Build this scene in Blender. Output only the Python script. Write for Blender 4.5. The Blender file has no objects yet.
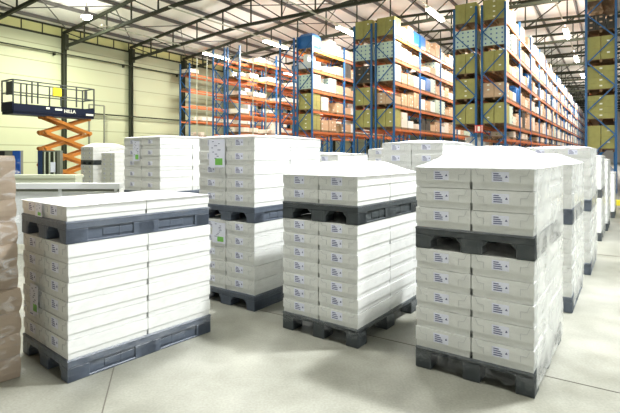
import bpy, bmesh, math, random
from mathutils import Vector, Matrix, noise
random.seed(7)
C = bpy.context.scene.collection
sc = bpy.context.scene
H = 1.6; F = 469.0
SD, CD = 0.5417, 0.8406
def G(n, t): return (n*CD + t*SD, -n*SD + t*CD)
PHI = math.atan2(CD, SD)          # rotation that takes local x to the aisle direction

# ---------------------------------------------------------------- materials
def mat(name, col, rough=.6, metal=0, bump=None, var=None, emit=None, spec=.5, coat=0):
    m = bpy.data.materials.new(name); m.use_nodes = True
    nt = m.node_tree; b = nt.nodes['Principled BSDF']
    b.inputs['Base Color'].default_value = (*col, 1)
    b.inputs['Roughness'].default_value = rough
    b.inputs['Metallic'].default_value = metal
    b.inputs['Specular IOR Level'].default_value = spec
    if emit:
        b.inputs['Emission Color'].default_value = (*emit[0], 1)
        b.inputs['Emission Strength'].default_value = emit[1]
    if var or bump:
        tc = nt.nodes.new('ShaderNodeTexCoord'); n = nt.nodes.new('ShaderNodeTexNoise')
        n.inputs['Scale'].default_value = (var or bump)[0]; n.inputs['Detail'].default_value = 5
        nt.links.new(tc.outputs['Object'], n.inputs['Vector'])
        if var:
            r = nt.nodes.new('ShaderNodeMapRange')
            r.inputs['To Min'].default_value = 1-var[1]; r.inputs['To Max'].default_value = 1+var[1]
            nt.links.new(n.outputs['Fac'], r.inputs['Value'])
            hs = nt.nodes.new('ShaderNodeVectorMath'); hs.operation = 'SCALE'
            hs.inputs[0].default_value = col
            nt.links.new(r.outputs[0], hs.inputs['Scale']); nt.links.new(hs.outputs[0], b.inputs['Base Color'])
        if bump:
            bp = nt.nodes.new('ShaderNodeBump'); bp.inputs['Strength'].default_value = bump[1]
            bp.inputs['Distance'].default_value = .02
            nt.links.new(n.outputs['Fac'], bp.inputs['Height']); nt.links.new(bp.outputs[0], b.inputs['Normal'])
    return m

M = {}
M['white'] = mat('white_board', (.75,.76,.74), .55, var=(3,.03))
M['lid'] = mat('white_lid', (.78,.79,.77), .5, var=(2.5,.03))
M['seam'] = mat('fold_line', (.55,.56,.57), .7)
M['sticker'] = mat('sticker', (.84,.86,.98), .4)
M['print'] = mat('blue_print', (.09,.10,.24), .5)
M['green'] = mat('green_label', (.20,.55,.10), .5)
M['pallet'] = mat('slate_plastic', (.085,.105,.14), .42, var=(14,.25), bump=(30,.25))
M['pallet_dark'] = mat('charcoal_plastic', (.045,.055,.06), .5, var=(14,.3), bump=(30,.25))
M['wood'] = mat('pallet_wood', (.20,.12,.06), .8, var=(8,.3))
M['post'] = mat('blue_paint', (.008,.10,.27), .45)
M['postdark'] = mat('navy_paint', (.01,.03,.09), .4)
M['beam'] = mat('orange_paint', (.56,.155,.045), .5)
M['beamy'] = mat('amber_paint', (.80,.36,.05), .45)
M['steel'] = mat('dark_green_steel', (.035,.04,.026), .75, spec=.2)
M['steel2'] = mat('grey_steel', (.10,.095,.09), .5)
M['card'] = mat('tan_cardboard', (.58,.39,.24), .8, var=(5,.15))
M['olive'] = mat('green_lit_cardboard', (.37,.345,.11), .8, var=(5,.2))  # brown cardboard with the greenish light on it put into the colour
M['cream'] = mat('cream_board', (.78,.70,.60), .7, var=(4,.08))
M['wload'] = mat('white_load', (.78,.80,.78), .6, var=(4,.05))
M['mint'] = mat('green_lit_white_board', (.55,.68,.58), .6, var=(4,.05))  # white board, its green cast from the light painted into the base colour
M['dot'] = mat('blue_dot', (.05,.13,.30), .5)
M['pale'] = mat('pale_dot', (.85,.85,.75), .5)
M['bluewrap'] = mat('blue_film', (.02,.14,.42), .3, bump=(9,.6))
M['dark'] = mat('dark_goods', (.05,.045,.035), .7, var=(6,.4))
M['kraft'] = mat('kraft_carton', (.31,.245,.18), .8, var=(7,.14), bump=(12,.3))
M['liftblue'] = mat('lift_navy', (.003,.008,.028), .5, spec=.3)
M['liftorange'] = mat('lift_orange', (.46,.165,.018), .55)
M['rail'] = mat('rail_grey', (.06,.07,.07), .4)
M['yellow'] = mat('yellow_paint', (.80,.68,.03), .5)
M['red'] = mat('red_paint', (.55,.03,.02), .5)
M['black'] = mat('black_rubber', (.01,.01,.01), .7)
M['barrier'] = mat('pale_panel', (.62,.66,.52), .5)
M['barrier2'] = mat('white_panel', (.74,.77,.78), .4)
M['cabinet'] = mat('grey_cabinet', (.17,.18,.14), .5)
M['cabblue'] = mat('cabinet_blue', (.01,.07,.32), .4)
M['palepole'] = mat('pale_pole', (.45,.47,.38), .5)
M['tube'] = mat('lit_tube', (1,1,1), .5, emit=((1,.98,.92), 30))
M['bulb'] = mat('lit_bulb', (1,1,1), .5, emit=((1,1,.93), 60))
M['skylight'] = mat('clerestory_panel', (.60,.60,.27), .4)
M['roof'] = mat('roof_sheet', (.86,.85,.81), .7)

def film(name, alpha_lo, alpha_hi, col=(.85,.86,.86), scale=7, bump=.5):
    m = bpy.data.materials.new(name); m.use_nodes = True; nt = m.node_tree
    b = nt.nodes['Principled BSDF']
    b.inputs['Base Color'].default_value = (*col, 1); b.inputs['Roughness'].default_value = .22
    tc = nt.nodes.new('ShaderNodeTexCoord'); mp = nt.nodes.new('ShaderNodeMapping')
    mp.inputs['Scale'].default_value = (1, 1, 2.2); mp.inputs['Rotation'].default_value = (.3,.5,0)
    n = nt.nodes.new('ShaderNodeTexNoise'); n.inputs['Scale'].default_value = scale; n.inputs['Detail'].default_value = 6
    n.inputs['Distortion'].default_value = 1.2
    nt.links.new(tc.outputs['Object'], mp.inputs['Vector']); nt.links.new(mp.outputs[0], n.inputs['Vector'])
    r = nt.nodes.new('ShaderNodeMapRange'); r.inputs['From Min'].default_value = .4; r.inputs['From Max'].default_value = .7
    r.inputs['To Min'].default_value = alpha_lo; r.inputs['To Max'].default_value = alpha_hi
    nt.links.new(n.outputs['Fac'], r.inputs['Value']); nt.links.new(r.outputs[0], b.inputs['Alpha'])
    bp = nt.nodes.new('ShaderNodeBump'); bp.inputs['Strength'].default_value = bump; bp.inputs['Distance'].default_value = .02
    nt.links.new(n.outputs['Fac'], bp.inputs['Height']); nt.links.new(bp.outputs[0], b.inputs['Normal'])
    return m
M['film'] = film('clear_film', .0, .07, bump=.08)
M['filmtop'] = film('milky_film', .80, .97, (.88,.88,.88), bump=.2)
M['filmlow'] = film('crumpled_film', .0, .16, (.7,.73,.76), 11, .9)
M['filmside'] = film('hazy_film', .40, .75, (.78,.80,.77), 2.6, .2)

def floor_material():
    m = bpy.data.materials.new('concrete'); m.use_nodes = True; nt = m.node_tree; b = nt.nodes['Principled BSDF']
    L = nt.links.new; N = nt.nodes.new
    tc = N('ShaderNodeTexCoord')
    def nz(s, d=6, dist=0):
        n = N('ShaderNodeTexNoise'); n.inputs['Scale'].default_value = s; n.inputs['Detail'].default_value = d
        n.inputs['Distortion'].default_value = dist; L(tc.outputs['Object'], n.inputs['Vector']); return n
    n1 = nz(.55, 8, .6); n2 = nz(3.2, 8, .3); n3 = nz(60, 3)
    mx = N('ShaderNodeMath'); mx.operation = 'MULTIPLY_ADD'; L(n1.outputs['Fac'], mx.inputs[0]); mx.inputs[1].default_value = .6
    m2 = N('ShaderNodeMath'); m2.operation = 'MULTIPLY'; L(n2.outputs['Fac'], m2.inputs[0]); m2.inputs[1].default_value = .4
    L(m2.outputs[0], mx.inputs[2])
    cr = N('ShaderNodeValToRGB'); L(mx.outputs[0], cr.inputs[0])
    cr.color_ramp.elements[0].position = .30; cr.color_ramp.elements[0].color = (.18,.18,.14,1)
    cr.color_ramp.elements[1].position = .66; cr.color_ramp.elements[1].color = (.40,.40,.35,1)
    sp = N('ShaderNodeMapRange'); sp.inputs['From Min'].default_value = .3; sp.inputs['From Max'].default_value = .7
    sp.inputs['To Min'].default_value = .86; sp.inputs['To Max'].default_value = 1.07; L(n3.outputs['Fac'], sp.inputs['Value'])
    vs = N('ShaderNodeVectorMath'); vs.operation = 'SCALE'; L(cr.outputs[0], vs.inputs[0]); L(sp.outputs[0], vs.inputs['Scale'])
    L(vs.outputs[0], b.inputs['Base Color'])
    rr = N('ShaderNodeMapRange'); rr.inputs['To Min'].default_value = .28; rr.inputs['To Max'].default_value = .55
    L(n2.outputs['Fac'], rr.inputs['Value']); L(rr.outputs[0], b.inputs['Roughness'])
    return m
M['floor'] = floor_material()
M['joint'] = mat('joint_sealant', (.13,.12,.10), .8)

def wall_material():
    m = bpy.data.materials.new('panel_cladding'); m.use_nodes = True; nt = m.node_tree; b = nt.nodes['Principled BSDF']
    L = nt.links.new; N = nt.nodes.new
    tc = N('ShaderNodeTexCoord'); s = N('ShaderNodeSeparateXYZ'); L(tc.outputs['Object'], s.inputs[0])
    fr = N('ShaderNodeMath'); fr.operation = 'FRACT'; sc_ = N('ShaderNodeMath'); sc_.operation = 'MULTIPLY'
    sc_.inputs[1].default_value = .95; L(s.outputs['Z'], sc_.inputs[0]); L(sc_.outputs[0], fr.inputs[0])
    lt = N('ShaderNodeMath'); lt.operation = 'LESS_THAN'; lt.inputs[1].default_value = .06; L(fr.outputs[0], lt.inputs[0])
    mx = N('ShaderNodeMix'); mx.data_type = 'RGBA'; L(lt.outputs[0], mx.inputs[0])
    mx.inputs[6].default_value = (.47,.50,.33,1); mx.inputs[7].default_value = (.30,.32,.21,1)
    L(mx.outputs[2], b.inputs['Base Color']); b.inputs['Roughness'].default_value = .6
    return m
M['wall'] = wall_material()

# ---------------------------------------------------------------- mesh builder
class MB:
    def __init__(s): s.v = []; s.f = []; s.m = []
    def add(s, vs, fs, mi=0):
        b = len(s.v); s.v += [tuple(v) for v in vs]
        for f in fs: s.f.append([b+i for i in f]); s.m.append(mi)
    def box(s, x0, x1, y0, y1, z0, z1, mi=0, ins=0):
        i = ins
        vs = [(x0+i,y0+i,z0),(x1-i,y0+i,z0),(x1-i,y1-i,z0),(x0+i,y1-i,z0),(x0,y0,z1),(x1,y0,z1),(x1,y1,z1),(x0,y1,z1)]
        s.add(vs, [(3,2,1,0),(4,5,6,7),(0,1,5,4),(1,2,6,5),(2,3,7,6),(3,0,4,7)], mi)
    def bar(s, p, q, w, h=None, mi=0):
        p = Vector(p); q = Vector(q); h = h or w; d = (q-p).normalized()
        up = Vector((0,0,1)) if abs(d.z) < .95 else Vector((1,0,0))
        a = d.cross(up).normalized()*w/2; b = a.cross(d).normalized()*h/2
        vs = [p-a-b,p+a-b,p+a+b,p-a+b,q-a-b,q+a-b,q+a+b,q-a+b]
        s.add(vs, [(0,1,2,3),(7,6,5,4),(0,4,5,1),(1,5,6,2),(2,6,7,3),(3,7,4,0)], mi)
    def cyl(s, p, q, r, n=12, mi=0, r2=None):
        p = Vector(p); q = Vector(q); d = (q-p).normalized(); r2 = r if r2 is None else r2
        up = Vector((0,0,1)) if abs(d.z) < .95 else Vector((1,0,0))
        a = d.cross(up).normalized(); b = a.cross(d)
        vs = [p+(a*math.cos(k*math.tau/n)+b*math.sin(k*math.tau/n))*r for k in range(n)]
        vs += [q+(a*math.cos(k*math.tau/n)+b*math.sin(k*math.tau/n))*r2 for k in range(n)]
        fs = [(k,(k+1)%n,n+(k+1)%n,n+k) for k in range(n)] + [tuple(range(n))[::-1], tuple(range(n,2*n))]
        s.add(vs, fs, mi)
    def mesh(s, name, mats):
        me = bpy.data.meshes.new(name); me.from_pydata(s.v, [], s.f)
        for m_ in (mats if isinstance(mats, list) else [mats]): me.materials.append(m_)
        me.polygons.foreach_set('material_index', s.m); me.update()
        bm = bmesh.new(); bm.from_mesh(me); bmesh.ops.recalc_face_normals(bm, faces=bm.faces); bm.to_mesh(me); bm.free()
        return me
    def build(s, name, mats, parent=None, bevel=0, smooth=False):
        return put(name, s.mesh(name, mats), parent, bevel, smooth)
def put(name, me, parent=None, bevel=0, smooth=False):
    o = bpy.data.objects.new(name, me); C.objects.link(o); o.parent = parent
    if bevel:
        b = o.modifiers.new('bevel', 'BEVEL'); b.width = bevel; b.segments = 2; b.limit_method = 'ANGLE'
    if smooth:
        for p in me.polygons: p.use_smooth = True
    return o
def tag(o, label, cat, group=None, kind=None):
    if label: o['label'] = label
    if cat: o['category'] = cat
    if group: o['group'] = group
    if kind: o['kind'] = kind
    return o
def empty(name, loc, rz=0, label=None, cat=None, group=None):
    o = bpy.data.objects.new(name, None); C.objects.link(o); o.location = loc; o.rotation_euler = (0,0,rz)
    o.empty_display_size = .1
    return tag(o, label, cat, group)
def struct(o): o['kind'] = 'structure'; return o
ORD = ['bottom','second','third','fourth','fifth','sixth','seventh','eighth','ninth','tenth','eleventh','twelfth',
       'thirteenth','fourteenth','fifteenth','sixteenth','seventeenth','eighteenth','nineteenth','twentieth']
def ordn(k): return (['first']+ORD[1:])[k] if k < 20 else ['twenty-first','twenty-second','twenty-third','twenty-fourth','twenty-fifth','twenty-sixth','twenty-seventh','twenty-eighth'][min(k-20,7)]

# ---------------------------------------------------------------- the room
m = MB(); m.box(-60, 75, -14, 125, -.2, 0); struct(m.build('floor', M['floor']))
def joint(name, p, q, w=.012):
    m = MB(); p = Vector((*p, .0015)); q = Vector((*q, .0015)); d = (q-p).normalized(); a = Vector((-d.y, d.x, 0))*w/2
    m.bar(p, q, w, .003); return struct(m.build(name, M['joint']))
joint('trim_1', G(-20, 3.76), G(12, 3.76), .007)
joint('trim_2', (-1.18, 2.55), (-1.90, 4.95), .008)
joint('trim_3', G(-20, 8.76), G(12, 8.76), .012)
joint('trim_4', G(.62, -8), G(.62, 60), .008)

WN = -30.0
# left wall (in aisle frame)
m = MB()
m.box(-12, 106, 0, .25, 0, 9.15)
w = m.build('wall_left', M['wall']); w.location = (*G(WN, 0), 0); w.rotation_euler = (0,0,PHI); struct(w)
m = MB(); m.box(0, .3, -12, 42.4, 0, 13)
w = m.build('wall_back', M['roof']); w.location = (*G(12, 105), 0); w.rotation_euler = (0,0,PHI); struct(w)
# clerestory strip: frame bars and panels bay by bay
BAY = 5.0; T0 = 16.86 - 2*BAY
tpos = [T0 + BAY*k for k in range(-2, 20)]
for k, t in enumerate(tpos[:-1]):
    if t > 60: break
    o = empty('window_%d' % (k+1), (*G(WN, t), 9.15), PHI); struct(o)
    m = MB(); m.box(.05, BAY-.05, .02, .06, .06, .60); m.build('window_pane', M['skylight'], o)
    m = MB(); m.box(0, BAY, -.06, .12, -.06, .06); m.box(0, BAY, -.06, .12, .60, .74)
    for i in range(0, 4): m.box(i*BAY/4-.025, i*BAY/4+.025, -.03, .1, .06, .6)
    m.build('window_frame', M['steel'], o)
# roof sheets
def roofz(n): return 9.85 + .125*(n+30) if n < -14 else 11.85 - .04*(n+14)
m = MB()
prof = [(-30.3, roofz(-30.3)), (-14, roofz(-14)), (13, roofz(13))]
for (n0, z0), (n1, z1) in zip(prof, prof[1:]):
    vs = []
    for t in (-14, 106):
        for n, z in ((n0,z0),(n1,z1)):
            x, y = G(n, t); vs += [(x,y,z),(x,y,z+.12)]
    # idx: 0 n0b 1 n0t 2 n1b 3 n1t | 4..7
    m.add(vs, [(0,2,6,4),(1,5,7,3),(0,4,5,1),(2,3,7,6),(0,1,3,2),(4,6,7,5)])
o = m.build('ceiling', M['roof']); struct(o)
# purlins (run along the aisle direction)
n = -29.0; pm = None; k = 0
while n < 12:
    z = roofz(n) - .13
    if pm is None: q = MB(); q.box(0, 112, -.05, .05, -.10, .10); pm = q.mesh('roof_purlin', M['steel2'])
    o = put('roof_purlin', pm); o.location = (*G(n, -8), z); o.rotation_euler = (0,0,PHI)
    tag(o, '%s steel roof purlin from the left wall, dark grey, running over the trusses' % ordn(k), 'purlin', 'roof purlins')
    n += 2.25; k += 1
# trusses
def botz(n): return 8.5 + .085*(n+30) if n < -19 else 9.435
def truss_mesh():
    q = MB(); a, b = -29.8, 11.5
    P = lambda n, z: (n+30, 0, z)
    q.bar(P(a, botz(a)), P(-19, botz(-19)), .15, .17); q.bar(P(-19, botz(-19)), P(b, botz(b)), .15, .17)
    tz = lambda n: roofz(n) - .36
    q.bar(P(a, tz(a)-.1), P(-14, tz(-14)), .14, .16); q.bar(P(-14, tz(-14)), P(b, tz(b)), .14, .16)
    ns = [a + 2.295*i for i in range(19)]
    for i, n in enumerate(ns[:-1]):
        n1 = ns[i+1]
        if i: q.bar(P(n, botz(n)), P(n, tz(n)), .07)
        if n < -14: q.bar(P(n, tz(n)), P(n1, botz(n1)), .06)
        else: q.bar(P(n, botz(n)), P(n1, tz(n1)), .06)
    return q.mesh('roof_truss', M['steel'])
tm = truss_mesh()
cm = MB(); cm.box(-.11, .11, -.02, .02, 0, 9.0); cm.box(-.11, -.08, -.13, .13, 0, 9.0); cm.box(.08, .11, -.13, .13, 0, 9.0)
cm.box(-.12, .12, -.32, .12, 8.3, 9.3)
cmesh = cm.mesh('steel_column', M['steel'])
vis = 0
for k, t in enumerate(tpos):
    if t < 5 or t > 102: continue
    vis += 1
    o = put('roof_truss', tm); o.location = (*G(-30, t), 0); o.rotation_euler = (0,0,PHI-math.pi/2)
    tag(o, 'dark steel lattice roof truss, %s in view counting from the camera' % ordn(vis-1), 'truss', 'lattice roof trusses')
    if t < 62:
        o = put('steel_column', cmesh); o.location = (*G(-29.75, t), 0); o.rotation_euler = (0,0,PHI)
        tag(o, 'dark steel column on the left wall carrying the %s roof truss' % ordn(vis-1), 'column', 'steel wall columns')
# diagonal roof bracing
k = 0
for t in tpos:
    if t < 6 or t > 36: continue
    for (n0, n1) in ((-29.5,-24.5), (-20,-15)):
        q = MB()
        for a, b in ((n0, n1), (n1, n0)):
            x0, y0 = G(a, t); x1, y1 = G(b, t+BAY); q.bar((x0,y0,roofz(a)-.28), (x1,y1,roofz(b)-.28), .05)
        o = q.build('roof_bracing', M['steel2'])
        tag(o, 'crossed steel roof bracing %s, in the %s roof bay' % ('beside the left wall' if n0 < -25 else 'near the ridge', ordn(k)), 'bracing', 'crossed roof bracing')
    k += 1
# pipe on the wall
q = MB(); q.cyl((0,0,0), (60,0,0), .045, 8)
for i in range(12): q.box(i*5+1.2, i*5+1.28, -.03, .2, -.18, .05)
o = q.build('wall_pipe', M['steel']); o.location = (*G(-29.7, 5), 8.05); o.rotation_euler = (0,0,PHI)
tag(o, 'thin dark pipe running along the left wall below the clerestory', 'pipe')
q = MB(); q.cyl((0,0,0), (40,0,0), .05, 8)
o = q.build('wall_pipe', M['steel']); o.location = (*G(-29.7, 14), 4.35); o.rotation_euler = (0,0,PHI)
tag(o, 'low dark pipe along the left wall behind the scissor lift', 'pipe')

# ---------------------------------------------------------------- plastic pallets
def arch(q, L, y0, y1, zt, blocks, ch, rev=False, zb=0):
    """row of feet joined by a top bar; openings have chamfered upper corners"""
    def bx(a, b, z0, z1):
        if rev: q.box(y0, y1, a, b, z0, z1)
        else: q.box(a, b, y0, y1, z0, z1)
    def tri(a, b):   # a at foot side, b into the opening
        vs = []
        for y in (y0, y1):
            for s, z in ((a, zt), (b, zt), (a, zt-ch)):
                vs.append((y, s, z) if rev else (s, y, z))
        q.add(vs, [(0,1,2),(5,4,3),(0,3,4,1),(1,4,5,2),(2,5,3,0)])
    for a, b in blocks:
        bx(a, b, zb, zt)
    for (a0, a1), (b0, b1) in zip(blocks, blocks[1:]):
        if ch: tri(a1, a1+ch*.9); tri(b0, b0-ch*.9)
PALM = {}
def pallet_mesh(mt, db=1.2, da=.8, ph=.155, ch=.045, style='closed'):
    """style 'closed': long sides are recessed panels, ends have arched openings; 'open': square feet all round"""
    key = (mt, db, da, ph, ch, style)
    if key in PALM: return PALM[key]
    q = MB()
    if style == 'closed':
        zt = .100; q.box(0, db, 0, da, zt, ph)
        fb = .125*db; mb = .09*db
        bl = [(0,fb),(db/2-mb,db/2+mb),(db-fb,db)]; ba = [(0,.115),(da/2-.075,da/2+.075),(da-.115,da)]
        for y0, y1 in ((0,.10),(da/2-.05,da/2+.05),(da-.10,da)): arch(q, db, y0, y1, zt, bl, 0)
        for x0, x1 in ((.002,.14),(db/2-.07,db/2+.07),(db-.14,db-.002)): arch(q, da, x0, x1, zt, ba, .045, rev=True)
        for y in (.016, da-.030): q.box(.05, db-.05, y, y+.014, .012, zt+.01)
        for y in (.001, da-.017):
            q.box(.05, db-.05, y, y+.016, .0, .016)
            for c in (.32*db, .68*db):
                q.box(c-.004, c+.004, y+.006, y+.016, .016, zt)
        for c in (.32*db, .68*db):
            q.box(c-.13, c+.13, .010, .018, .03, .085)
    else:
        zt = ph-.026; q.box(0, db, 0, da, zt, ph)
        bl = [(0,.15),(db/2-.08,db/2+.08),(db-.15,db)]; ba = [(0,.12),(da/2-.065,da/2+.065),(da-.12,da)]
        for y0, y1 in ((0,.12),(da/2-.06,da/2+.06),(da-.12,da)):
            for x0, x1 in bl: q.box(x0, x1, y0, y1, 0, zt)
        for y in (0, da-.02): q.box(0, db, y, y+.02, zt-.012, zt)
        for x in (0, db-.02): q.box(x, x+.02, 0, da, zt-.012, zt)
    q.box(-.003, db+.003, -.003, da+.003, ph-.016, ph-.006)
    PALM[key] = q.mesh('pallet', M[mt]); return PALM[key]

# ---------------------------------------------------------------- white cartons
CART = {}
def carton_meshes(lb, la, h, fine):
    key = (round(lb,3), round(la,3), round(h,3), fine)
    if key in CART: return CART[key]
    x1, y1 = lb-.003, la-.003; g = .0015; hl = h*.33   # lid bottom height
    q = MB(); q.box(g+.006, x1-.006, g+.006, y1-.006, 0, h-.0034, 0, ins=.001)
    body = q.mesh('carton', M['white'])
    q = MB(); q.box(g+.001, x1-.001, g+.001, y1-.001, hl, h-.012, 0); q.box(g+.001, x1-.001, g+.001, y1-.001, h-.012, h-.0035, 0)
    # folded tab outlines pressed into the front of the lid
    if fine:
        e = .0015; x = g-e
        def ln(ya, za, yb, zb):
            q.bar((x+.001, ya, za), (x+.001, yb, zb), .0025, .0025, 1)
        zt = h-.004
        for s in (0, 1):
            Y = lambda d: (g+d) if s == 0 else (y1-d)
            ln(Y(.028), zt-.004, Y(.045), hl+.052); ln(Y(.045), hl+.052, Y(.085), hl+.05); ln(Y(.085), hl+.05, Y(.085), hl+.008)
    lid = q.mesh('carton_lid', [M['lid'], M['seam']])
    q = MB(); yc = la*.52; zc = hl + (h-hl)*.42; hw, hh = (.056,.034) if fine else (.052,.030)
    q.box(g-.0022, g-.0002, yc-hw, yc+hw, zc-hh, zc+hh, 0)
    r = random.Random(5)
    for i, l in enumerate((.62,.84,1.02,1.02)):
        z = zc+hh*.62 - i*hh*.42; l *= hw
        q.box(g-.0030, g-.0020, yc+hw*.80-l, yc+hw*.80, z-hh*.10, z+hh*.10, 1)
    if fine:
        z = zc+hh*.1
        vs = []
        for xx in (g-.0030, g-.0018): vs += [(xx, yc-hw*.55, z-.008), (xx, yc-hw*.86, z-.008), (xx, yc-hw*.70, z+.008)]
        q.add(vs, [(0,1,2),(5,4,3),(0,3,4,1),(1,4,5,2),(2,5,3,0)], 1)
    lab = q.mesh('carton_label', [M['sticker'], M['print']])
    CART[key] = (body, lid, lab); return CART[key]

rj = random.Random(3)
def place_tier(root_xy, rz, z, nb, na, lb, la, h, rows, sname, tier, fine=True, jit=.003, group=None, top_all=True, off=(0,0)):
    bm_, lm_, sm_ = carton_meshes(lb, la, h, fine)
    c, s = math.cos(rz), math.sin(rz)
    for k in range(rows):
        for j in range(nb):
            for i in range(na):
                hidden = j > 0 and i > 0
                if hidden and k < rows-1 and not (k == 0 and False): continue
                x = j*lb + .0015 + rj.uniform(-jit, jit)*.6 + off[0]; y = i*la + .0015 + rj.uniform(-jit, jit)*.6 + off[1]
                o = bpy.data.objects.new('carton', bm_); C.objects.link(o)
                o.location = (root_xy[0]+c*x-s*y, root_xy[1]+s*x+c*y, z+k*h+.0006)
                o.rotation_euler = (0, 0, rz + rj.uniform(-1,1)*.002)
                col = ('right' if i == 0 else 'left' if i == na-1 else 'middle') + (' front' if j == 0 else ' rear')
                lay = 'top' if k == rows-1 else ordn(k) if k else 'bottom'
                tag(o, 'white carton, %s, %s layer of %s, %s' % (col, lay, tier, sname), 'box', group or ('white cartons on %s' % sname))
                l = bpy.data.objects.new('lid', lm_); C.objects.link(l); l.parent = o
                if j == 0:
                    t = bpy.data.objects.new('label_sticker', sm_); C.objects.link(t); t.parent = o; t['label'] = 'lilac-white sticker with dark printed lines'

def wrap(name, xy, rz, db, da, z0, z1, dome, label, side='film', low=None, flat=.006, top=True, docs=(), domew=.28, seed=1, sidewave=.004, hazyside=False):
    """stretch film: four wrinkled sides with a cap"""
    q = MB(); e = .012; N = 28; K = 14
    per = []
    def lin(a, b, n): return [a+(b-a)*i/n for i in range(n)]
    for x in lin(-e, db+e, N): per.append((x, -e))
    for y in lin(-e, da+e, N): per.append((db+e, y))
    for x in lin(db+e, -e, N): per.append((x, da+e))
    for y in lin(da+e, -e, N): per.append((-e, y))
    cx, cy = db/2, da/2
    vs = []; P = len(per)
    for k in range(K+1):
        z = z0+(z1-z0)*k/K
        for (x, y) in per:
            w = noise.noise(Vector((x*4+seed*7, y*4, z*5)))*sidewave
            dx = 1 if x > db else -1 if x < 0 else 0; dy = 1 if y > da else -1 if y < 0 else 0
            zz = z + (noise.noise(Vector((x*3, y*3, seed*3.3)))*.03 if k == 0 else 0)
            vs.append((x+dx*(w+.001), y+dy*(w+.001), zz))
    fs = []
    for k in range(K):
        for i in range(P):
            j = (i+1) % P; fs.append((k*P+i, k*P+j, (k+1)*P+j, (k+1)*P+i))
    q.add(vs, fs, 0)
    if hazyside:
        for k in range(K):
            for i in range(N): q.m[k*P+i] = 2
    if top:
        n = 30; vs = []
        for a in range(n+1):
            for b in range(n+1):
                x = -e+(db+2*e)*a/n; y = -e+(da+2*e)*b/n
                dd = min(x+e, db+e-x, y+e, da+e-y)
                f = min(1, max(0, dd/domew)); f = f*f*(3-2*f)*.5+f*.5
                z = z1 + dome*f + (noise.noise(Vector((x*3.5+seed, y*3.5, 1.3)))*.012 + .006)*min(1, dd/.05)
                vs.append((x, y, z))
        q.add(vs, [(a*(n+1)+b, (a+1)*(n+1)+b, (a+1)*(n+1)+b+1, a*(n+1)+b+1) for a in range(n) for b in range(n)], 1)
    o = q.build(name, [M[side], M['filmtop'], M['filmside']], None, smooth=True)
    o.location = (*xy, 0); o.rotation_euler = (0,0,rz); tag(o, label, 'plastic film')
    for (y, z, w, h, kind) in docs:       # paper documents under the film on the front (x=0) face
        d = MB(); x = -.014
        d.box(x-.001, x, y-w/2, y+w/2, z-h/2, z+h/2, 0)
        if kind: d.box(x-.002, x-.001, y-w*.36, y+w*.10, z-h*.42, z-h*.18, 1)
        r = random.Random(int(z*1000))
        for i in range(9):
            zz = z + h*.42 - i*h*.075; yy = y + r.uniform(-.3,.3)*w; l = r.uniform(.08,.2)*w
            d.box(x-.002, x-.001, yy-l/2, yy+l/2, zz-h*.012, zz+h*.012, 2)
        d.build('delivery_note', [M['sticker'], M['green'], M['print']], o)['label'] = 'white delivery note with a green square'
    return o

def skirt(xy, rz, db, da, zt, drop, label, seed=1):
    """loose torn film hanging over a pallet on its two visible sides"""
    q = MB(); n = 40; K = 6; pts = []
    for i in range(n+1): pts.append((-.016, da*(1-i/n), 0))
    for i in range(1, n+1): pts.append((db*i/n, -.016, 1))
    vs = []
    for k in range(K+1):
        for idx, (x, y, s) in enumerate(pts):
            u = idx/len(pts)*9
            d = drop*(.55+.75*abs(noise.noise(Vector((u, seed*5.1, 0))))+.25*noise.noise(Vector((u*3, seed, 2))))
            z = max(.004, zt - d*k/K)
            w = abs(noise.noise(Vector((u*3, z*14, seed))))*.022*k/K
            vs.append((x-(w if s == 0 else 0), y-(w if s == 1 else 0), z))
    P = len(pts)
    q.add(vs, [(k*P+i, k*P+i+1, (k+1)*P+i+1, (k+1)*P+i) for k in range(K) for i in range(P-1)])
    o = q.build('stretch_film_skirt', M['filmlow'], None, smooth=True); o.location = (*xy, 0); o.rotation_euler = (0,0,rz)
    tag(o, label, 'plastic film'); return o

def put_pallet(xy, rz, z, mt, label, db=1.2, da=.8, ph=.155, ch=.045, style='closed'):
    o = put('wooden_pallet' if mt == 'wood' else 'plastic_pallet', pallet_mesh(mt, db, da, ph, ch, style), None); o.location = (*xy, z); o.rotation_euler = (0,0,rz)
    b = o.modifiers.new('bevel', 'BEVEL'); b.width = .006; b.segments = 1; b.limit_method = 'ANGLE'
    return tag(o, label, 'pallet', None if mt == 'wood' else 'plastic pallets under the white cartons')

def stack(sname, xy, theta, tiers, mt='pallet', nb=2, na=2, db=1.2, da=.8, fine=True, ph=.155, jit=.003, shift=0):
    """tiers: list of (rows, carton height)"""
    rz = math.pi/2 - math.radians(theta); z = 0; info = []
    for ti, (rows, h) in enumerate(tiers):
        tn = 'lower tier' if ti == 0 else 'upper tier'
        if ti == 1 and shift: xy = (xy[0]-math.sin(rz)*shift, xy[1]+math.cos(rz)*shift)
        put_pallet(xy, rz, z, mt, '%s plastic pallet %s, %s' % ('dark' if mt == 'pallet_dark' else 'slate-blue', 'on the floor' if ti == 0 else 'between the tiers', sname), db, da, ph, .045, 'open' if (ti == 0 and mt == 'pallet_dark') else 'closed')
        z += ph
        place_tier(xy, rz, z, nb, na, db/nb, da/na, h, rows, sname, tn, fine, jit)
        info.append((z, z+rows*h)); z += rows*h
    return xy, rz, z, info

A = ((67.6-310)/F*(F*H/230), F*H/230)
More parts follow.
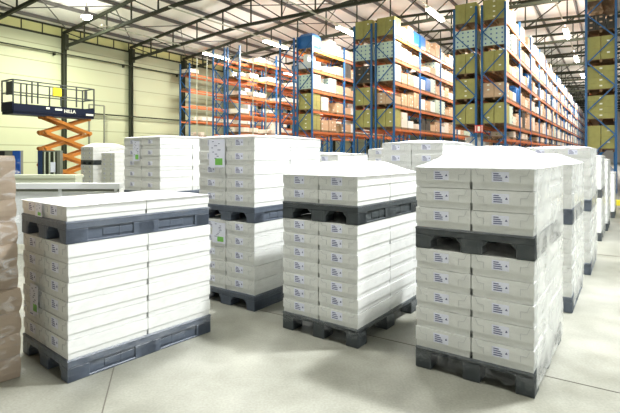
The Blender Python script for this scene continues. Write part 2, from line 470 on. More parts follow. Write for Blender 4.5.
# --- A: front left
xy, rz, z, inf = stack('front left stack', A, 39.6, [(6,.1345), (1,.108)], ph=.158, db=1.245, da=.82, shift=.025)
wrap('stretch_film', xy, rz, 1.245, .82, inf[1][0]-.05, z+.002, .008, 'thin clear film over top of the front left stack', docs=[(.44, inf[1][0]+.055, .12, .10, 1)], seed=2)
wrap('stretch_film', A, rz, 1.245, .82, .11, inf[0][1]-.002, 0, 'thin clear film around lower tier of the front left stack', top=False, docs=[(.55, inf[0][0]+.33, .15, .22, 1)], seed=3)
skirt(A, rz, 1.245, .82, .17, .13, 'crumpled torn film over the floor pallet of the front left stack', 1)
skirt(xy, rz, 1.245, .82, inf[1][0]+.01, .035, 'wrinkled film over the raised pallet of the front left stack', 2)
# --- B: front right
xy, rz, z, inf = stack('front right stack', (1.468, 3.062), 35.5, [(5,.148), (3,.1485)], 'pallet_dark', ph=.158, da=.825)
wrap('stretch_film', xy, rz, 1.2, .825, inf[1][0]-.17, z+.002, .15, 'milky domed film over top of the front right stack', seed=4, hazyside=True)
wrap('stretch_film', xy, rz, 1.2, .825, .06, inf[0][1]-.002, 0, 'hazy film around lower tier of the front right stack', top=False, seed=5, hazyside=True)
skirt(xy, rz, 1.2, .825, .165, .14, 'torn crumpled film over the floor pallet of the front right stack', 4)
# --- C: centre
xy, rz, z, inf = stack('centre front stack', (.393, 3.844), 36.2, [(7,.1225), (2,.122)], 'pallet_dark', ph=.156)
wrap('stretch_film', xy, rz, 1.2, .8, inf[1][0]-.02, z+.002, .11, 'milky domed film over top of the centre front stack', seed=6)
wrap('stretch_film', xy, rz, 1.2, .8, .12, inf[0][1]-.002, 0, 'thin clear film around lower tier of the centre front stack', top=False, seed=8)
skirt(xy, rz, 1.2, .8, .175, .13, 'dark shiny film flap over the floor pallet of the centre front stack', 3)
# --- D: behind, between A and C
xy, rz, z, inf = stack('tall stack left of centre', (-.562, 4.75), 35.3, [(5,.147), (5,.1445)], ph=.16, da=.83)
wrap('stretch_film', xy, rz, 1.2, .83, inf[1][0], z+.002, .03, 'clear film over the upper tier of the tall stack left of centre', docs=[(.53, z-.17, .24, .30, 1)], seed=10)
wrap('stretch_film', xy, rz, 1.2, .83, .12, inf[0][1]-.002, 0, 'clear film around the lower tier of the tall stack left of centre', top=False, docs=[(.50, inf[0][1]-.14, .2, .22, 1)], seed=11)
# --- E: left of D, further back
xy, rz, z, inf = stack('tall stack behind the front left stack', (-2.16, 6.75), 36, [(5,.147), (5,.16)], ph=.155, fine=False, da=.90)
wrap('stretch_film', xy, rz, 1.2, .90, inf[1][0], z+.002, .03, 'clear film over the tall stack behind the front left stack', docs=[(.56, z-.2, .17, .3, 1)], seed=12)
# --- F: two stacks by the lift
xy, rz, z, inf = stack('far left stack nearest the lift', (-6.94, 15.0), 38, [(7,.156), (3,.142)], 'pallet_dark', fine=False)
wrap('stretch_film', xy, rz, 1.2, .8, inf[1][0], z+.002, .12, 'milky film cap on the far left stack nearest the lift', seed=13)
xy, rz, z, inf = stack('low far stack right of the lift', (-6.02, 14.45), 38, [(10,.148)], 'pallet_dark', db=.8, fine=False)
wrap('stretch_film', xy, rz, .8, .8, inf[0][0], z+.002, .05, 'clear film on the low far stack right of the lift', seed=14)
# --- G, H1, H2
xy, rz, z, inf = stack('middle row stack beyond the centre', (.363, 6.08), 35.5, [(5,.140), (4,.146)], nb=2, na=3, db=.8, da=1.2, fine=False)
wrap('stretch_film', xy, rz, .8, 1.2, inf[1][0], z+.002, .02, 'clear film on the middle row stack beyond the centre', seed=15)
xy, rz, z, inf = stack('stack directly behind the centre front stack', (1.56, 5.50), 36.2, [(5,.150), (5,.135)], fine=True)
wrap('stretch_film', xy, rz, 1.2, .8, inf[1][0], z+.002, .03, 'clear film on the stack directly behind the centre front stack', seed=16)
xy, rz, z, inf = stack('half hidden stack in the middle row', (1.585, 7.13), 36.2, [(5,.145), (5,.128)], fine=False)
wrap('stretch_film', xy, rz, 1.2, .8, inf[1][0], z+.002, .02, 'clear film on the half hidden stack in the middle row', seed=17)
# --- I row behind B
row = [('second stack of the right row', (2.63, 4.70), [(5,.147), (3,.150)], True),
       ('third stack of the right row', (3.70, 6.18), [(5,.137), (5,.137)], True),
       ('fourth stack of the right row', (5.33, 8.57), [(5,.128), (4,.152)], False),
       ('fifth stack of the right row', (6.18, 9.73), [(9,.147)], False),
       ('sixth stack of the right row', (7.60, 11.70), [(7,.138)], False)]
for i, (nm, p, ti, fine) in enumerate(row):
    xy, rz, z, inf = stack(nm, p, 34.5, ti, fine=fine, mt='pallet' if i < 2 else 'pallet_dark')
    wrap('stretch_film', xy, rz, 1.2, .8, inf[-1][0]-.16*(len(ti)-1), z+.002, .10 if i == 0 else .02, '%s film on the %s' % ('milky domed' if i == 0 else 'hazy', nm), seed=20+i, hazyside=True)
    if len(ti) > 1: wrap('stretch_film', xy, rz, 1.2, .8, .08, inf[0][1]-.002, 0, 'hazy film around the lower tier of the %s' % nm, seed=30+i, hazyside=True, top=False)

# ---------------------------------------------------------------- brown carton stack at far left
rz = math.radians(90-39.6)
bx, by = -2.055, 3.355
cb, sb = math.cos(rz), math.sin(rz)
# local frame: x back toward the camera (negative), y to the left
def kraft_mesh(seed, L=.60, W=.40, h=.164):
    r = random.Random(seed); q = bmesh.new()
    bmesh.ops.create_grid(q, x_segments=8, y_segments=6, size=.5); q.free()
    nx, ny, nz = 8, 6, 4; idx = {}; vs = []; fs = []
    def V(i, j, k):
        if (i,j,k) in idx: return idx[(i,j,k)]
        x = L*i/nx; y = W*j/ny; z = h*k/nz
        bul = .009*math.sin(math.pi*k/nz)
        n_ = noise.noise(Vector((x*6+seed*3, y*6, z*9)))*.008
        if i == 0: x -= bul+n_-.013
        if i == nx: x += bul+n_-.013
        if j == 0: y -= bul+n_-.013
        if j == ny: y += bul+n_-.013
        if k == nz: z -= .010*math.sin(math.pi*i/nx)+.003
        idx[(i,j,k)] = len(vs); vs.append((x,y,z)); return idx[(i,j,k)]
    for a in range(nx):
        for b in range(ny):
            for k in (0, nz): fs.append((V(a,b,k),V(a+1,b,k),V(a+1,b+1,k),V(a,b+1,k)))
    for a in range(nx):
        for k in range(nz):
            for b in (0, ny): fs.append((V(a,b,k),V(a+1,b,k),V(a+1,b,k+1),V(a,b,k+1)))
    for b in range(ny):
        for k in range(nz):
            for a in (0, nx): fs.append((V(a,b,k),V(a,b+1,k),V(a,b+1,k+1),V(a,b,k+1)))
    m_ = MB(); m_.add(vs, fs); return m_.mesh('brown_carton', M['kraft'])
kms = [kraft_mesh(i) for i in range(4)]
z = .005
z = .004
for k in range(10):
    for j in range(2):
        for i in range(2):
            if i == 1 and j == 1 and k < 9: continue
            lx = -.6*(j+1) + .002; ly = .4*i + .002
            off = .012 if k < 4 else (-.055 if k < 7 else -.10)
            ly += .02 - off*.9
            o = bpy.data.objects.new('brown_carton', kms[(k+i+j) % 4]); C.objects.link(o)
            o.location = (bx+cb*lx-sb*ly, by+sb*lx+cb*ly, z); o.rotation_euler = (0, 0, rz+rj.uniform(-.012,.012))
            tag(o, 'brown film-wrapped carton, %s layer, %s %s, far left stack' % ('top' if k == 9 else ordn(k) if k else 'bottom', 'right' if i == 0 else 'left', 'rear' if j == 0 else 'front'), 'box', 'brown cartons at far left')
    # white film band squeezed between the layers
    z += .158
q = MB(); n = 30; K = 60; vs = []
for k in range(K+1):
    zz = .03+(z-.03)*k/K
    base = -.004+(.0 if zz < .62 else .06 if zz < 1.1 else .10)
    for i in range(n+1):
        x = -1.2+1.21*i/n
        vs.append((x, base-.012-.016*abs(noise.noise(Vector((x*5, zz*9, 4)))), zz))
q.add(vs, [(k*(n+1)+i, k*(n+1)+i+1, (k+1)*(n+1)+i+1, (k+1)*(n+1)+i) for k in range(K) for i in range(n)])
M['filmk'] = film('streaked_film', -.2, .4, (.85,.85,.85), 7, .3)
o = q.build('stretch_film', M['filmk'], None, smooth=True); o.location = (bx, by, 0); o.rotation_euler = (0,0,rz)
tag(o, 'whitish streaked film wrapped over the brown cartons at far left', 'plastic film')

# ---------------------------------------------------------------- pallet racks
LEV = [2.95, 4.18, 5.41, 6.64, 7.87]
BW = 4.0
def rack_frame_meshes(top):
    q = MB(); q.box(-.05, .05, -.045, .045, 0, top); post = q.mesh('post', M['post'])
    q = MB(); D = 1.0; z = .4; s = 0
    while z+1.1 < top:
        a, b = ((.03, z), (D, z+1.0)) if s == 0 else ((D, z), (.03, z+1.0))
        q.bar((0, a[0], a[1]), (0, b[0], b[1]), .035, .05); z += 1.0; s = 1-s
    brace = q.mesh('brace', M['post']); return post, brace
POSTM, BRACEM = rack_frame_meshes(8.7)
q = MB(); q.box(.05, BW-.05, -.025, .025, -.12, 0)
for x in (.05, BW-.09): q.box(x, x+.04, -.03, .03, -.18, .03)
BEAMM = q.mesh('beam', M['beam'])
q = MB(); q.box(.05, BW-.05, -.025, .025, -.12, 0); BEAMY = q.mesh('beam', M['beamy'])
def rack_row(name, n_right, t0, bays, levels, label, yellow=()):
    root = empty('pallet_rack', (*G(n_right, t0), 0), PHI, label, 'rack', 'blue and orange pallet racks')
    D = 1.05; cnt = 0; rest = MB()
    for b in range(bays+1):
        if b < 30:
            fr = put('upright_frame', BRACEM, root); fr.location = (b*BW, 0, 0)
            for y in (0, D):
                p = put('post', POSTM, fr); p.location = (0, y, 0)
    for b in range(bays):
        for li, z in enumerate(levels):
            for y in (-.0, D):
                if b > 6 and y > 0: continue
                if cnt < 100:
                    o = put('beam', BEAMY if (b in yellow and li == len(levels)-1) else BEAMM, root); o.location = (b*BW, y, z); cnt += 1
                else:
                    rest.box(b*BW+.05, (b+1)*BW-.05, y-.025, y+.025, z-.12, z)
    if rest.v:
        o = rest.build('beam', M['beam'], root); o['kind'] = 'stuff'; o['label'] = 'orange beams of the distant rack bays'
    return root

# loads ----------------------------------------------------------------
def pal_mesh():
    q = MB()
    for y in (0, .475, .95): q.box(0, .88, y, y+.10, 0, .10)
    for i in range(5): q.box(i*.185, i*.185+.14, 0, 1.05, .10, .12)
    return q.mesh('wooden_pallet', M['wood'])
PM = pal_mesh()
def load_mesh(kind, seed):
    r = random.Random(seed*13+len(kind)); q = MB(); W, D = .88, 1.05
    if kind == 'white': mats = [M['wload'], M['pale']]
    elif kind == 'dotted': mats = [M['mint'], M['dot']]
    elif kind == 'tan': mats = [M['card'], M['pale']]
    elif kind == 'olive': mats = [M['olive'], M['pale']]
    elif kind == 'cream': mats = [M['cream'], M['card']]
    elif kind == 'blue': mats = [M['bluewrap'], M['pale']]
    elif kind == 'dark': mats = [M['dark'], M['card']]
    elif kind == 'low': mats = [M['cream'], M['olive']]
    z = .125
    if kind == 'blue':
        # bulging bag shape
        for a, b, ins in ((.125,.25,.02),(.25,.85,0)): q.box(0, W, 0, D, a, b, 0, ins)
        vs = [(0,0,.85),(W,0,.85),(W,D,.85),(0,D,.85),(.12,.14,1.02),(W-.12,.14,1.02),(W-.12,D-.14,1.02),(.12,D-.14,1.02)]
        q.add(vs, [(0,1,5,4),(1,2,6,5),(2,3,7,6),(3,0,4,7),(4,5,6,7)], 0)
        return q.mesh('pallet_load', mats)
    if kind == 'dotted':
        rows = 4; hh = .215
        q.box(0, W, 0, D, z, z+rows*hh)
        for k in range(rows):
            zc = z+(k+.5)*hh
            for i in range(4): q.box(-.006, .0, .12+i*.25, .19+i*.25, zc-.035, zc+.035, 1)
            for i in range(1): q.box(.70, .78, -.006, 0, zc-.045, zc+.045, 1)
        return q.mesh('pallet_load', mats)
    nx = r.choice([1,2,2,3]); ny = r.choice([1,2]) if kind == 'olive' else r.choice([2,3]); rows = {'low':1}.get(kind, r.choice([2,3,3,4])); tot = {'low':.3,'olive':.96}.get(kind, r.uniform(.50,.93))
    hh = tot/rows; g = .010
    for k in range(rows):
        for i in range(nx):
            for j in range(ny):
                if k == rows-1 and r.random() < .3 and kind != 'olive': continue
                jx = r.uniform(0, .012); jy = r.uniform(0, .012)
                x0 = i*W/nx; y0 = j*D/ny
                q.box(x0+g+jx, x0+W/nx-g, y0+g+jy, y0+D/ny-g, z+k*hh+.002, z+(k+1)*hh-.004, 0)
                if r.random() < .45:
                    yc = y0+D/ny*.5; zc = z+(k+.55)*hh; q.box(g+jx-.006, g+jx, yc-.05, yc+.05, zc-.03, zc+.03, 1)
                if j == 0 and kind in ('cream', 'tan') and r.random() < .5: q.box(x0+.1, x0+.2, g+jy-.005, g+jy, z+k*hh+.05, z+k*hh+.12, 1)
    return q.mesh('pallet_load', mats)
LM = {}
for kd in ('white','dotted','tan','olive','cream','blue','dark','low'):
    LM[kd] = [load_mesh(kd, s) for s in range(6 if kd in ('tan','cream','white','low') else 3)]
DESC = {'white':'white wrapped load','dotted':'pale load with blue marks','tan':'tan carton load','olive':'green-lit brown load with pale labels',
        'cream':'cream carton load','blue':'blue film-wrapped load','dark':'dark mixed load','low':'low half-empty load'}
jobs = []
def add_loads(rname, n_right, t0, bays, levels, pick, per=4):
    rr = random.Random(hash(rname) % 1000 if False else len(rname)*31)
    for b in range(bays):
        for li, z in enumerate(levels):
            for s in range(per):
                kd = pick(b, li, s, rr)
                if not kd: continue
                # last bay position along the aisle, starts at frame
                t = b*BW + .10 + s*.965
                x, y = G(n_right, t0+t); d = math.hypot(x, y)
                nm = '%s, %s beam level, %s place, %s' % (DESC[kd].replace(' with pale labels', '') if len(rname.split()) > 6 else DESC[kd], ordn(li), ('place %d' % 0 if False else None) or ordn_big(b*4+s), rname)
                jobs.append((d, n_right, t0+t, z, kd, rr.randrange(6), nm))
def ordn_big(k):
    k += 1
    tens = ['','','twenty','thirty','forty','fifty','sixty','seventy','eighty','ninety']
    if k <= 20: return ordn(k-1)
    u = k % 10
    if u == 0: return ['','','twentieth','thirtieth','fortieth','fiftieth','sixtieth','seventieth','eightieth','ninetieth'][k//10]
    return tens[k//10]+'-'+['','first','second','third','fourth','fifth','sixth','seventh','eighth','ninth'][u]

TR = 23.28
def mix(r, ws):
    t = r.random()*sum(w for _, w in ws)
    for k, w in ws:
        t -= w
        if t <= 0: return k
    return None
GEN = [('tan',6),('cream',3.5),('white',2),('dotted',.9),('blue',.5),('dark',.3),('low',1),(None,.7)]
def pick3R(b, li, s, r):
    if b == 0 and s == 0: return ['low','olive','tan','olive','dotted','olive'][li] if li else 'low'
    if li == 0: return mix(r, [('low',3),(None,1)])
    return mix(r, GEN)
def pick3L(b, li, s, r):
    if b == 0 and s == 0: return ['low','olive','olive','olive','dotted','olive'][li]
    return mix(r, GEN)
def pick2R(b, li, s, r):
    if b == 0 and s == 0: return ['olive','tan','dotted','dotted','olive'][li]
    if b == 0 and s == 1: return ['cream','tan','tan','cream','white'][li]
    if li == 4: 
        if (b, s) in ((0,3),(1,0)): return 'blue'
        if b == 0: return ['','white','tan'][s]
        if b == 1: return 'tan'
    if li == 0 and b == 1: return 'dark' if s < 2 else 'tan'
    if li in (2,3) and b == 0: return ['','dotted','cream','tan'][s] if li == 3 else ['','tan','tan','cream'][s]
    return mix(r, GEN)
def pick2L(b, li, s, r):
    if b == 0 and s == 0: return ['olive','olive','dark','dotted','olive'][li]
    return None
def pick1R(b, li, s, r):
    if b == 0 and s == 0: return ['olive','olive','dotted','white','blue'][li]
    return mix(r, GEN)
def pick0(b, li, s, r):
    return mix(r, [('low',6),('white',.5),('cream',.4),(None,5)])
def pickM(b, li, s, r):
    return mix(r, [('low',3),('white',.6),(None,5)])
def pickJ(b, li, s, r):
    if b == 0 and s == 0: return ['olive','olive','olive','olive','dark','olive'][li]
    return mix(r, GEN)

L3 = [2.32] + LEV
rack_row('r', -4.13-.05, TR, 20, L3, 'blue and orange pallet rack, long row right of centre'); add_loads('the long rack row', -4.18, TR, 20, L3, pick3R)
rack_row('r', -5.50, TR, 2, [1.7]+LEV, 'blue pallet rack backing onto the long row right of centre'); add_loads('rack backing the long row', -5.50, TR, 1, [1.7]+LEV, pick3L)
rack_row('r', -9.71, TR, 5, [1.75]+LEV, 'blue and orange pallet rack, middle row', yellow=(0,)); add_loads('the middle rack row', -9.71, TR, 4, LEV, pick2R)
rack_row('r', -11.02, TR, 2, LEV, 'blue pallet rack backing onto the middle row'); add_loads('rack backing middle row', -11.02, TR, 1, LEV, pick2L)
rack_row('r', -15.05, TR+.3, 4, LEV, 'blue and orange pallet rack left of the middle row', yellow=(0,)); add_loads('left of the middle row', -15.05, TR+.3, 3, LEV, pick1R)
rack_row('r', -16.36, TR+.3, 3, LEV, 'half-empty pallet rack backing the one left of the middle row')
rack_row('r', -20.48, TR, 4, LEV, 'half-empty orange-beamed pallet rack, second row from left wall'); add_loads('the half-empty rack', -20.48, TR, 4, LEV, pick0)
rack_row('r', -21.8, TR, 4, LEV, 'half-empty pallet rack behind the second row from left wall')
rack_row('r', -27.65, 25.6, 5, LEV, 'sparsely filled pallet rack beside the left wall'); add_loads('the rack by the left wall', -27.65, 25.6, 4, LEV, pickM)
rack_row('r', .13, TR-.5, 5, [1.7]+LEV, 'blue pallet rack at the right edge of the view'); add_loads('the right edge rack', .13, TR-.5, 2, [1.7]+LEV, pickJ)

for (d, n, t, z, kd, vi, nm) in jobs:
    me = LM[kd][vi % len(LM[kd])]; x, y = G(n, t)
    o = bpy.data.objects.new('pallet_load', me); C.objects.link(o); o.location = (x, y, z+.002); o.rotation_euler = (0,0,PHI)
    tag(o, nm, 'load', 'goods stored on the pallet racks')
    p = bpy.data.objects.new('wooden_pallet', PM); C.objects.link(p); p.parent = o
# sign on the rack end
q = MB(); q.box(-.02, 0, -.20, .20, 0, .36, 0); q.box(-.026, -.02, -.06, .06, .06, .30, 1); q.box(-.024, -.019, -.16, -.13, .03, .33, 1); q.box(-.024, -.019, .13, .16, .03, .33, 1)
o = q.build('rack_sign', [M['red'], M['pale']]); o.location = (*G(-5.35, TR-.08), 2.62); o.rotation_euler = (0,0,PHI)
tag(o, 'small red sign with white mark on the rack end post', 'sign')
# yellow kerb guard
q = MB(); q.box(0, 2.4, 0, .16, .10, .26)
for x_ in (.1, 1.2, 2.2): q.box(x_, x_+.1, .03, .13, 0, .10)
o = q.build('kerb_guard', M['yellow']); o.location = (8.45, 13.6, 0)
tag(o, 'low yellow kerb guard on the floor at the right edge', 'guard rail')

# thin pale netting posts in front of the half-empty racks
for k, px in enumerate((197, 207, 253, 266)):
    d_ = 29.0; q = MB(); q.cyl((0,0,0), (0,0,7.6), .035, 8); q.box(-.12,.12,-.12,.12,0,.02)
    o = q.build('net_pole', M['palepole']); o.location = ((px-310)/F*d_, d_, 0)
    tag(o, '%s thin pale upright pole in front of the half-empty racks, from the left' % ordn(k), 'pole', 'thin pale poles')

# ---------------------------------------------------------------- lamps
q = MB(); q.box(0, 2.6, -.09, .09, 0, .07); q.box(-.02, 2.62, -.14, .14, .07, .10); fix_ = q.mesh('batten_housing', M['palepole'])
q = MB(); q.cyl((.05,-.07,-.05), (2.55,-.07,-.05), .055, 8); q.cyl((.05,.07,-.05), (2.55,.07,-.05), .055, 8); tub = q.mesh('tube', M['tube'])
def area(name, loc, rot, sx, sy, e, col=(1,1,1)):
    l = bpy.data.lights.new(name, 'AREA'); l.shape = 'RECTANGLE'; l.size = sx; l.size_y = sy; l.energy = e; l.color = col
    o = bpy.data.objects.new(name, l); C.objects.link(o); o.location = loc; o.rotation_euler = rot; return o
WARM = (1, .95, .89)
def point(loc, e, r, col):
    l = bpy.data.lights.new('glow', 'POINT'); l.energy = e; l.shadow_soft_size = r; l.color = col
    o = bpy.data.objects.new('glow', l); C.objects.link(o); o.location = loc
def aisle(nc, t0s, z, en, nm, length):
    q = MB(); q.box(0, length, -.03, .03, .10, .16); o = q.build('light_trunking', M['palepole']); o.location = (*G(nc, 16), z); o.rotation_euler = (0,0,PHI)
    tag(o, 'long pale light trunking above the %s' % nm, 'trunking')
    for k, t in enumerate(t0s):
        o = empty('batten_light', (*G(nc, t), z), PHI, '%s lit batten light above the %s' % (ordn(k), nm), 'lamp', 'batten lights above the aisles')
        put('housing', fix_, o); put('tube', tub, o)
        if t < 75:
            area('lamp', (*G(nc, t+1.3), z-.12), (0, 0, PHI), 2.6, .3, en, WARM)
            point((*G(nc, t+1.3), z-.4), en*.35, .3, WARM)
aisle(-.40-2.1, [TR+.6+9.8*k for k in range(8)], 9.5, 1250, 'right aisle', 86)
aisle(-8.1, [TR+.6+9.8*k for k in range(3)], 9.2, 950, 'aisle left of the long row', 45)
aisle(-13.5, [TR+.6+9.8*k for k in range(2)], 9.05, 950, 'aisle left of the middle row', 35)
aisle(-18.8, [TR+.4+9.8*k for k in range(2)], 8.9, 950, 'aisle before the half-empty racks', 35)
aisle(-24.4, [TR+.6+9.8*k for k in range(2)], 8.8, 700, 'leftmost aisle', 35)
# high bay lamps
q = MB(); q.cyl((0,0,.0), (0,0,.30), .24, 20, 0, .10); q.cyl((0,0,.30), (0,0,.50), .09, 12); q.cyl((0,0,.5), (0,0,.75), .015, 6); HB = q.mesh('shade', M['steel2'])
q = MB(); q.cyl((0,0,-.16), (0,0,-.04), .16, 20, 0, .28); q.cyl((0,0,-.04), (0,0,.02), .28, 20); HL = q.mesh('bulb', M['bulb'])
def highbay(n, t, z, e, label, size=.6, col=(1,1,.95)):
    o = empty('high_bay_lamp', (*G(n, t), z), 0, label, 'lamp', 'high bay lamps')
    put('shade', HB, o); put('bulb', HL, o)
    area('lamp', (*G(n, t), z-.45), (0,0,0), size, size, e, col)
    point((*G(n, t), z-.5), e*.22, .25, col)
highbay(-24.9, 15.4, 9.35, 1500, 'bright high bay lamp by the truss above the scissor lift', col=(1,1,.85))
highbay(-14.5, 9.5, 9.2, 900, 'added high bay lamp out of view over the left staging area', col=(1,1,.85))  # added out of frame, as is the next, for soft top light
highbay(-5, 9.5, 9.2, 700, 'added high bay lamp over the staging area, out of view above', 1.5)
highbay(1.9, 6.4, 9.2, 2050, 'high bay lamp over the right staging area, out of view above', .7, (.97,.99,1))
highbay(-5, 2.5, 9.2, 400, 'added high bay lamp, unseen above the camera', 1.5)  # unseen fill lamp added overhead, like the one below
highbay(5, 1.5, 9.2, 500, 'added high bay lamp, unseen above and right of the camera', 1.5)
# added soft area light on the unseen right, brightening right-facing sides
o = area('right_fill_light', (*G(13, 5), 3.2), (0, 0, 0), 14, 5.5, 430, (.84,.90,1))
d = Vector((-CD, SD, -.02)); o.rotation_euler = d.to_track_quat('-Z', 'Y').to_euler()

# ---------------------------------------------------------------- scissor lift
LZ = 16.0; lx0 = -.633*LZ
root = empty('scissor_lift', (lx0, LZ, 0), PHI, 'orange and navy scissor lift with raised railed platform by the left wall', 'scissor lift')
L, W = 2.97, .78; zp = 3.10
q = MB(); q.box(0, L, 0, W, zp, zp+.06); q.box(0, L, -.03, .03, zp-.02, zp+.24); q.box(0, L, W-.03, W+.03, zp-.02, zp+.24); q.box(-.03,.03,0,W,zp-.02,zp+.3); q.box(L-.03,L+.03,0,W,zp-.02,zp+.3)
q.box(0, L, .0, W, zp-.12, zp)
q.build('platform', M['liftblue'], root)
q = MB()
for y in (0, W):
    for z_ in (zp+.62, zp+1.05): q.bar((0,y,z_), (L,y,z_), .04)
    for x in (0, .62, .82, 1.65, 2.25, L): q.bar((x,y,zp+.28), (x,y,zp+1.05), .04)
for x in (0, L):
    for z_ in (zp+.62, zp+1.05): q.bar((x,0,z_), (x,W,z_), .04)
q.build('guard_rail', M['rail'], root)
q = MB(); q.box(1.32, 1.62, -.10, -.04, zp+.62, zp+.92); q.build('control_box', M['yellow'], root)['label'] = 'yellow control box on the rail'
for bb in ((2.58, 2.66, -.05, .02, zp+.55, zp+.95), (0, .05, .1, .5, zp+.55, zp+1.0)):
    q = MB(); q.box(*bb); q.build('bracket', M['rail'], root)
def add_text(s, size, loc, parent, mt, ext=.004):
    cu = bpy.data.curves.new('t', 'FONT'); cu.body = s; cu.size = size; cu.extrude = ext; cu.offset = .004
    to = bpy.data.objects.new('t', cu); C.objects.link(to); dg = bpy.context.evaluated_depsgraph_get()
    me = bpy.data.meshes.new_from_object(to.evaluated_get(dg)); bpy.data.objects.remove(to)
    me.materials.clear(); me.materials.append(mt); o = put('lettering', me, parent); o.location = loc; o.rotation_euler = (math.pi/2, 0, 0); return o
add_text('HILLA', .17, (1.75, -.04, zp+.04), root, M['pale'])
for bb in ((1.42, 1.68, -.036, -.031, zp+.10, zp+.17), (1.1, 1.22, -.036, -.031, zp+.12, zp+.19), (2.62, 2.92, -.036, -.031, zp-.01, zp+.06)):
    q = MB(); q.box(*bb); q.build('marking', M['pale'], root)
sh = .60; zt = zp-.14
for side in (.14, W-.14):
    for k in range(4):
        z1 = zt-k*sh; z0 = z1-sh+.04
        for sgn in (0, 1):
            a, b = (1.22, 2.86) if sgn == 0 else (2.86, 1.22)
            q = MB(); yo = side+(.04 if sgn else -.04)
            q.bar((a, yo, z1), (b, yo, z0), .05, .11); 
            for xx, zz in ((a, z1), (b, z0)): q.cyl((xx, yo-.05, zz), (xx, yo+.05, zz), .075, 10)
            q.build('scissor_arm', M['liftorange'], root)
q = MB(); q.box(.4, 2.95, .05, W-.05, .18, .50)
q.build('chassis', M['liftorange'], root)
for x in (.75, 2.6):
    for y in (.06, W-.06):
        q = MB(); q.cyl((x, y-.07, .19), (x, y+.07, .19), .19, 18); q.build('wheel', M['black'], root)
# red rope hooks and grey tube frame on the wall to the right of the lift
q = MB(); q.bar((0,0,0), (0,0,4.9), .08); q.bar((1.1,0,0), (1.1,0,4.9), .08); q.bar((0,0,4.9), (1.1,0,4.9), .08)
o = q.build('tube_frame', M['cabinet']); o.location = (*G(-29.3, 18.3), 0); o.rotation_euler = (0,0,PHI); tag(o, 'grey tube door frame against the left wall right of the lift', 'frame')

# ---------------------------------------------------------------- cabinets and barriers at left
def cabinet(px0, px1, ytop, Z, depth, name, label, ribs, blue):
    x0 = (px0-310)/F*Z; x1 = (px1-310)/F*Z; h = H+(154-ytop)/F*Z
    root = empty(name, (x0, Z, 0), 0, label, 'cabinet'); w = x1-x0
    q = MB(); q.box(0, w, 0, depth, .05, h); q.box(.03, w-.03, .03, depth-.03, 0, .05); q.build('body', M['cabinet'], root)
    if ribs:
        for i in range(9):
            q = MB(); xx = .12+i*(w-.2)/9; q.box(xx, xx+.035, -.03, 0, .1, h-.04); q.build('rib', M['barrier'] if i % 3 == 1 else M['steel'], root)
        q = MB(); q.box(w-.26, w-.12, -.045, -.032, h*.62, h*.62+.3); q.build('notice', M['sticker'], root)['label'] = 'small white notice'
    q = MB()
    if blue == 'L': q.box(-.02, .12, -.035, 0, .05, h-.01)
    else: q.box(w-.2, w+.02, -.035, 0, .05, h-.01)
    q.build('edge_panel', M['postdark'] if blue == 'L' else M['cabblue'], root)
    if blue == 'R':
        q = MB(); q.box(w-.72, w-.45, -.03, 0, h-.32, h-.02); q.build('display', M['black'], root)
cabinet(39, 60, 150.5, 14.0, .16, 'equipment_cabinet', 'grey ribbed cabinet with navy edge and white notice below the lift', True, 'L')
cabinet(-8, 20, 150.5, 14.0, .16, 'equipment_cabinet', 'grey cabinet with bright blue edge above the brown cartons', False, 'R')
q = MB(); q.box(0, 2.3, 0, .4, 0, .92); q.box(-.02, 2.32, -.06, .44, .92, 1.01)
o = q.build('packing_counter', M['barrier']); tag(o, 'long pale green counter below the scissor lift', 'counter')
o.location = (-8.9, 13.2, 0)
root = empty('low_partition', (-5.0, 7.7, 0), math.radians(-.6), 'long low white partition behind the front left stack', 'partition')
q = MB(); q.box(0, 1.88, 0, .05, .12, .98); q.build('panel', M['barrier2'], root)
q = MB(); q.box(-.02, 1.9, -.05, .12, 1.03, 1.12); q.build('top_rail', M['barrier2'], root)
for x in (.05, .88, 1.80):
    q = MB(); q.box(x, x+.05, -.02, .07, 0, 1.03); q.build('post', M['barrier2'], root)
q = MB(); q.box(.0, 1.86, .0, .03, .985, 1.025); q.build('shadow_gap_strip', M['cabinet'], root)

# ---------------------------------------------------------------- world, camera
w = bpy.data.worlds.new('w'); sc.world = w; w.use_nodes = True
bg = w.node_tree.nodes['Background']; bg.inputs[0].default_value = (.90,.94,.86,1); bg.inputs[1].default_value = .33
cam = bpy.data.cameras.new('camera'); co = bpy.data.objects.new('camera', cam); C.objects.link(co)
co.location = (0,0,H); co.rotation_euler = (math.pi/2,0,0)
cam.sensor_width = 36; cam.lens = F/620*36; cam.shift_y = -(206.5-154)/620; cam.clip_end = 400
sc.camera = co
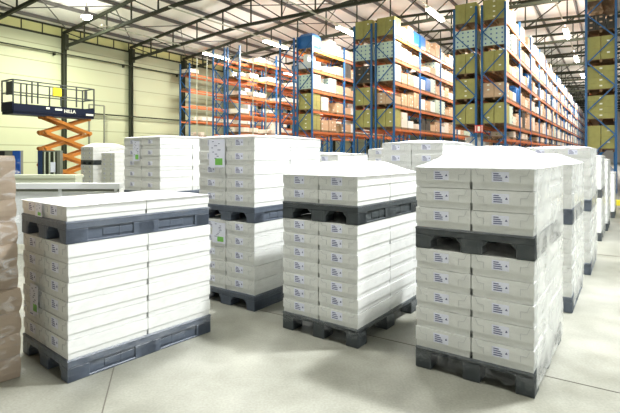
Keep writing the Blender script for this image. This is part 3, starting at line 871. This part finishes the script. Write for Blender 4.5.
# the cartons and loads that show become objects of their own; what the photo hides or shows tiny is gathered
bpy.context.view_layer.update()
from mathutils.bvhtree import BVHTree
def pixel_counts():
    vs = []; fs = []; own = []
    for o in sc.objects:
        if o.type != 'MESH' or o.name.startswith('stretch_film'): continue
        r_ = o
        while r_.parent: r_ = r_.parent
        b0 = len(vs); mw = o.matrix_world; vs += [mw @ v_.co for v_ in o.data.vertices]
        for p_ in o.data.polygons: fs.append([b0+k_ for k_ in p_.vertices]); own.append(r_.name)
    t_ = BVHTree.FromPolygons(vs, fs); cnt = {}; eye = Vector((0,0,H)); y = .5
    while y < 413:
        x = .5
        while x < 620:
            hit = t_.ray_cast(eye, Vector(((x-310)/F, 1, (154-y)/F)).normalized())
            if hit[2] is not None: cnt[own[hit[2]]] = cnt.get(own[hit[2]], 0)+1
            x += 1.0
        y += 1.0
    return cnt
CNT = pixel_counts()
def gather(prefix, keep, newname, label, cat):
    obs = [o for o in sc.objects if o.parent is None and o.type == 'MESH' and o.name.split('.')[0] == prefix]
    sc_ = sorted(((CNT.get(o.name, 0), i) for i, o in enumerate(obs)), reverse=True)
    out = [i for r_, (v_, i) in enumerate(sc_) if r_ >= keep or v_ <= 0]
    q = MB(); mats = []
    for i in out:
        o = obs[i]
        for c in [o]+list(o.children):
            b0 = len(q.v); mw = c.matrix_world; q.v += [tuple(mw @ v_.co) for v_ in c.data.vertices]
            ix = []
            for m_ in c.data.materials:
                if m_ not in mats: mats.append(m_)
                ix.append(mats.index(m_))
            for p_ in c.data.polygons: q.f.append([b0+k_ for k_ in p_.vertices]); q.m.append(ix[p_.material_index])
    rem = []
    for i in out: rem += [obs[i]]+list(obs[i].children)
    nk = len(obs)-len(out); bpy.data.batch_remove(rem)
    me = bpy.data.meshes.new(newname); me.from_pydata(q.v, [], q.f)
    for m_ in mats: me.materials.append(m_)
    me.polygons.foreach_set('material_index', q.m); me.update()
    print('GATHER', prefix, len(obs), 'kept', nk, 'zero', sum(1 for v_, i in sc_ if v_ <= 0))
    return tag(put(newname, me), label, cat, kind='stuff')
gather('pallet_load', 292, 'distant_loads', 'many small distant cartons and wrapped loads far down the racks', 'loads')
gather('carton', 292, 'hidden_cartons', 'many white cartons in the half-hidden and far stacks', 'boxes')
sc.cycles.transparent_max_bounces = 16
sc.view_settings.view_transform = 'Standard'; sc.view_settings.look = 'None'; sc.view_settings.gamma = 1
sc.view_settings.use_curve_mapping = False
sc.view_settings.exposure = -.22
